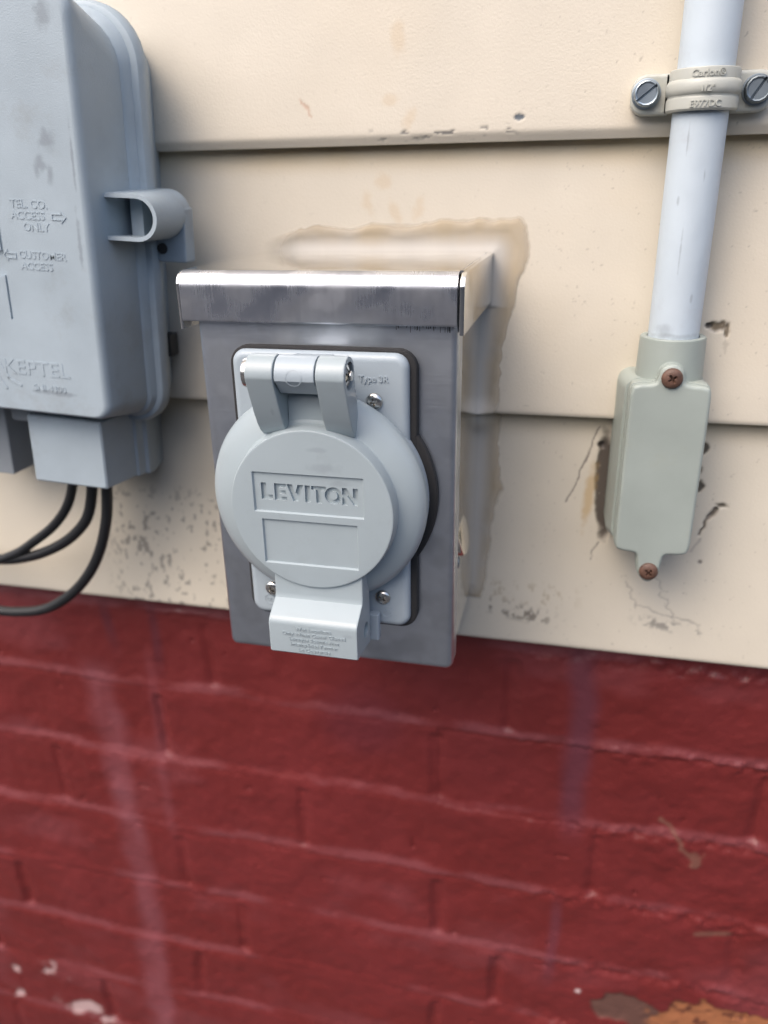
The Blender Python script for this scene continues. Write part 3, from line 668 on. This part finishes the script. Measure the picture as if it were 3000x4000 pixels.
# seam of the customer door at the picture's edge, and its half-round finger notch
q = MB(); box(q, -150.4, -149.3, -69.5, -67.6, 60, 175); c1 = q.build('c', None, tel); q = MB(); lathe(q, [(6, -66.4), (6, -70)], -153.5, 84, 32); c2 = q.build('c', None, tel)
carve(tl, [c1, c2], 35)
FY = -68.25
def TL(t, size, x, z, **k): return lettering(t, size, x, z, FY, MT['tel'], tl, .36, .06, **k)
TL('TEL. CO.', 4.6, -134.0, 106.9); TL('ACCESS', 4.6, -135.0, 102.4); TL('ONLY', 4.6, -131.7, 97.9)
TL('CUSTOMER', 4.4, -130.5, 86.6); TL('ACCESS', 4.4, -133.8, 82.0)
def arrow(x, z, L, h, d):
    q = MB(); P = [(0, -h * .5), (L * .62, -h * .5), (L * .62, -h), (L, 0), (L * .62, h), (L * .62, h * .5), (0, h * .5)]
    O = np.array([(x + a * d, z + b) for a, b in P]); O = O if d > 0 else O[::-1]
    I = inset(O, .45); nO = len(O); V = [(a, y, b) for y in (FY + .2, FY - .45) for Q in (O, I) for a, b in Q]; F = []
    for i in range(nO):
        j = (i + 1) % nO
        F += [(i, j, 2 * nO + j, 2 * nO + i), (nO + i, nO + j, 3 * nO + j, 3 * nO + i), (2 * nO + i, 2 * nO + j, 3 * nO + j, 3 * nO + i)]
    q.add(V, F); return q.build('arrow_mark', MT['tel'], tl)
arrow(-123.8, 103.9, 7, 2.6, 1); arrow(-143.2, 87.4, 6.5, 2.4, -1)
TL('KEPTEL', 9.4, -141.5, 35.5, name='maker_lettering', sx=1.12); TL('SNI-4300', 4.4, -135.6, 28.4)
q = MB()
for k, (a, b, c_, d_) in enumerate(((-163, 44, -156, 33), (-157, 33, -150, 30), (-166, 40, -158, 28))):
    dx_, dz_ = c_ - a, d_ - b; l_ = math.hypot(dx_, dz_); nx_, nz_ = -dz_ / l_ * .6, dx_ / l_ * .6
    V = [(px + s * nx_, y, pz + s * nz_) for y in (FY + .2, FY - .4) for px, pz in ((a, b), (c_, d_)) for s in (-1, 1)]
    q.add(V, [(0, 1, 3, 2), (4, 6, 7, 5), (0, 4, 5, 1), (2, 3, 7, 6), (0, 2, 6, 4), (1, 5, 7, 3)])
q.build('emblem', MT['tel'], tl)
# padlock hasp: D shaped sleeve running back to a plate
m = MB()
def dsh(x0, xr, zc, h):
    r = h / 2; o_ = [(x0, zc - r)] + [(xr - r + r * math.cos(a), zc + r * math.sin(a)) for a in np.linspace(-math.pi / 2, math.pi / 2, 15)] + [(x0, zc + r)]
    return np.array(o_)
zc = 104.4
O0, I0 = dsh(-109, -81.8, zc, 18.8), dsh(-109, -83.5, zc, 15.4); O1, I1 = dsh(-109, -83.6, zc + .3, 21.5), dsh(-109, -85.4, zc + .3, 18)
no = len(O0); V = [(a, y, b) for P, y in ((O0, -57.5), (O1, -22), (I1, -22), (I0, -57.5)) for a, b in P]; F = []
for p_ in range(4):
    for i in range(no - 1): F.append((p_ * no + i, p_ * no + i + 1, ((p_ + 1) % 4) * no + i + 1, ((p_ + 1) % 4) * no + i))
m.add(V, F); box(m, -100, -83.4, -20, -29.5, 84.0, 108, 1.2); box(m, -101, -95, -20.5, -45, 94, 112, .5)
m.build('hasp', MT['tel'], tel)
q = MB(); lathe(q, [(2.4, -30.2), (2.4, -29)], -95.0, 90.0, 20); q.build('hasp_hole', MT['hole'], tel)
# cable skirt below, and the tab of the second one at the picture's edge, shade in its colour
m = MB(); P = rrect(-163.5, -121.0, -20.5, 14, 1.0, 3)
loft(m, [(rrect(-160.5, -120.6, -26, 12, 1, 3), 3), (rrect(-160.5, -114.6, -25, 12, 1, 3), -18), (rrect(-160.5, -114.6, -24.6, 12, 1, 3), -24), (rrect(-160.5, -116.2, -24.2, 12, 1, 3), -25), (rrect(-160.5, -116.6, -23.8, 12, 1, 3), -31),
         (rrect(-160.3, -117.8, -23.6, 12, 1, 3), -31.6), (rrect(-159.8, -119.9, -22.2, 12, 1, 3), -55.5), (rrect(-159.0, -120.7, -21.4, 11.4, .8, 3), -56.2)])
sk = m.build('cable_skirt', MT['tel'], tel)
q = MB(); box(q, -157.5, -122.5, -6, -52.5, -34, -18); carve(sk, [q.build('c', None, tel)])
m = MB(); box(m, -214, -190, 0, -34, -31, 13, 1.2); m.build('side_tab', MT['telshade'], tel)
m = MB(); box(m, -182, -170, -8, -40, 2, 12, 2); m.build('grommet', MT['telshade'], tel)
m = MB(); box(m, -108, -101.2, -9, -17, 37, 48, .4); m.build('latch_slot', MT['hole'], tel)

# ------------------------------------------------------------------ cables
CG = 'black cables out of the grey utility box'
for pts, r_, lab in (
    ([(-157, -34, -8), (-159.5, -34, -26), (-165, -35, -41), (-176, -35, -54), (-190, -35, -64.5), (-204, -35, -73.5), (-225, -34, -81), (-262, -26, -86)], 2.6, 'black cable nearest the left, upper of the three looping out of the grey box'),
    ([(-147, -34, -8), (-148.5, -34, -28), (-154, -34, -46), (-163.5, -34, -57.5), (-177, -34, -67), (-196, -34, -75), (-220, -33, -79.5), (-262, -26, -80)], 2.9, 'black cable leaving the middle of the grey box and crossing another one'),
    ([(-139.5, -34, -8), (-140.0, -34, -28), (-143.5, -35, -50), (-152.5, -36, -72), (-167, -36, -90.5), (-186, -36, -104.5), (-205, -36, -110.5), (-232, -34, -112.5), (-265, -26, -108)], 2.9, 'black cable hanging lowest, looping down across the red brick')):
    q = MB(); tube(q, pts, r_); tag(q.build('cable', MT['cable']), lab, 'cable', CG)

# ------------------------------------------------------------------ conduit, strap, conduit body (right)
XC, YC, RC = 133.8, -17.0, 10.35
q = MB(); n = 48; Zs = list(np.arange(46, 215, 3.0)) + [230, 300, 500, 900, 1400]; V = []; F = []
for z in Zs:
    for k in range(n):
        a = 2 * math.pi * k / n
        rr = RC + .10 * (float(vnoise(k * .35, z * .05, 5)) - .5)
        for (da, dz_, s_) in ((-1.15, 92, .35), (-1.35, 118, .25)):        # small dents
            dd = math.hypot(((a - 2 * math.pi * (a > math.pi)) - da) * RC, z - dz_); rr -= s_ * math.exp(-(dd / 2.2) ** 2)
        V.append((XC + rr * math.cos(a), YC + rr * math.sin(a), z))
for i in range(len(Zs) - 1):
    for k in range(n): F.append((i * n + k, i * n + (k + 1) % n, (i + 1) * n + (k + 1) % n, (i + 1) * n + k))
F += [tuple(range(n)), tuple((len(Zs) - 1) * n + k for k in range(n))]
q.add(V, F); tag(q.build('conduit_pipe', MT['conduit']), 'white painted vertical conduit pipe going up from the sage grey fitting', 'pipe')

lb = root('conduit_fitting', (XC, 0, -58), 'sage grey plastic conduit body with rusty screws, under the white pipe', 'conduit fitting')
def chaikin(P, it=2):
    P = np.array(P, float)
    for _ in range(it):
        Q = np.roll(P, -1, 0); P = np.stack([P * .75 + Q * .25, P * .25 + Q * .75], 1).reshape(-1, 2)
    return P
CX = 133.4
def lbout(g=0, bump=1):
    x0, x1, z0, z1 = 117.4 - g, 150.0 + g, -41.5 - g, 36.0 + g; c = 5.5; e = 5.4 + g
    P = []
    P += [(CX - e - 3.5, z0), (CX - e - .5, z0 - .6), (CX - e, z0 - 4), (CX - e * .85, z0 - 9.5 * bump - 2), (CX, z0 - 14.5 * bump - 1), (CX + e * .85, z0 - 9.5 * bump - 2), (CX + e, z0 - 4), (CX + e + .5, z0 - .6), (CX + e + 3.0, z0)]
    c = 5.5; k1, k2 = c * .62, c * .16
    P += [(x1 - c, z0), (x1 - k1, z0 + .3), (x1 - k2 - .2, z0 + k2 + .2), (x1 - .3, z0 + k1), (x1, z0 + c), (x1, 0), (x1, z1 - c), (x1 - .3, z1 - k1), (x1 - k2 - .2, z1 - k2 - .2), (x1 - k1, z1 - .3), (x1 - c, z1)]
    P += [(CX + e + 3.5, z1), (CX + e + .5, z1 + .6), (CX + e, z1 + 2.4), (CX + e * .8, z1 + 6.5 * bump + .5), (CX, z1 + 9 * bump), (CX - e * .8, z1 + 6.5 * bump + .5), (CX - e, z1 + 2.4), (CX - e - .5, z1 + .6), (CX - e - 3.5, z1)]
    P += [(x0 + c, z1), (x0 + k1, z1 - .3), (x0 + k2 + .2, z1 - k2 - .2), (x0 + .3, z1 - k1), (x0, z1 - c), (x0, 0), (x0, z0 + c), (x0 + .3, z0 + k1), (x0 + k2 + .2, z0 + k2 + .2), (x0 + k1, z0 + .3), (x0 + c, z0)]
    return chaikin(P, 3)
q = MB(); prism(q, lbout(.0), -31.2, -35.0, 1.5, 4, rb=.3); q.build('cover', MT['pvc'], lb)
q = MB(); loft(q, [(rrect(113.2, 150.0, -42, 37, 6, 6), -1), (rrect(113.6, 150.0, -42, 37, 6, 6), -16), (rrect(116.0, 149.8, -41, 36.5, 6, 6), -24.6)]); prism(q, lbout(.35), -24.5, -31.0, .3)
bd = q.build('housing', MT['pvc'], lb)
q = MB(); V = []; F = []; n = 48
rows = [(34, 13.9), (37, 13.9), (52.8, 13.5), (53.4, 13.1), (53.4, 10.9), (48, 10.7)]
for z, r in rows:
    for k in range(n):
        a = 2 * math.pi * k / n; V.append((XC + r * math.cos(a), YC + r * math.sin(a), z))
for i in range(len(rows) - 1):
    for k in range(n): F.append((i * n + k, i * n + (k + 1) % n, (i + 1) * n + (k + 1) % n, (i + 1) * n + k))
F.append(tuple(range(n)))
q.add(V, F); q.build('hub', MT['pvc'], lb)
screw(lb, CX + .1, -34.6, 38.9, 4.3, MT['rust'], True, 35, 2.4); screw(lb, CX + .2, -34.6, -50.2, 4.2, MT['rust'], True, 50, 2.4)

st_ = root('pipe_strap', (XC, 0, 140), 'two-hole plastic strap holding the white pipe, bolted with two slotted screws', 'pipe strap')
q = MB()
def band(prof, a0=-14, a1=194, n=36):
    V = []; F = []; m_ = len(prof)
    for k in range(n + 1):
        a = rad(a0 + (a1 - a0) * k / n)
        for r, z in prof: V.append((XC + r * math.cos(a), YC - r * math.sin(a), z))
    for k in range(n):
        for i in range(m_): F.append((k * m_ + i, k * m_ + (i + 1) % m_, (k + 1) * m_ + (i + 1) % m_, (k + 1) * m_ + i))
    F += [tuple(range(m_)), tuple(n * m_ + i for i in range(m_))]
    return V, F
V, F = band([(10.8 + (r_ - 10.8) * .62, 138.6 + (z_ - 137.4) * .86) for r_, z_ in [(10.8, 137.4), (13.6, 137.4), (14.5, 138.2), (14.6, 142.2), (13.9, 143.0), (14.0, 143.6), (15.2, 144.4), (15.7, 146.0), (15.5, 148.0), (14.8, 149.2), (14.0, 149.8), (13.9, 153.6), (13.3, 154.2), (10.8, 154.2)]])
q.add(V, F)
for sx_ in (-1, 1):
    P = rrect(min(XC + sx_ * 11.5, XC + sx_ * 26.2), max(XC + sx_ * 11.5, XC + sx_ * 26.2), 138.4, 153.0, (5.5, .5, .5, 5.5) if sx_ < 0 else (.5, 5.5, 5.5, .5), 6)
    prism(q, P, -4, -12.5, 1.2, 3)
strap = q.build('strap', MT['strap'], st_)
def wrap(rr):
    return lambda p: (XC + rr * math.sin((p[0] - XC) / rr) - (p[1]) * 0 + (-(p[1])) * math.sin((p[0] - XC) / rr), YC - rr * math.cos((p[0] - XC) / rr) + p[1] * math.cos((p[0] - XC) / rr), p[2])
lettering('Carlon®', 3.4, XC, 149.8, 0, MT['strap'], strap, .4, .06, fn=wrap(12.75)); lettering('1/2"', 3.2, XC, 144.7, 0, MT['strap'], strap, .4, .05, fn=wrap(13.7)); lettering('E977DC', 3.3, XC, 139.7, 0, MT['strap'], strap, .4, .05, fn=wrap(13.1))
for x, rt in ((113.3, 38), (153.6, 58)):
    o = screw(st_, x, -12.4, 146.0, 4.9, MT['zinc'], False, rt, 4.2, 'slotted_screw', True)
for o in ROOTS:
    if 'base_mm' in o: del o['base_mm']
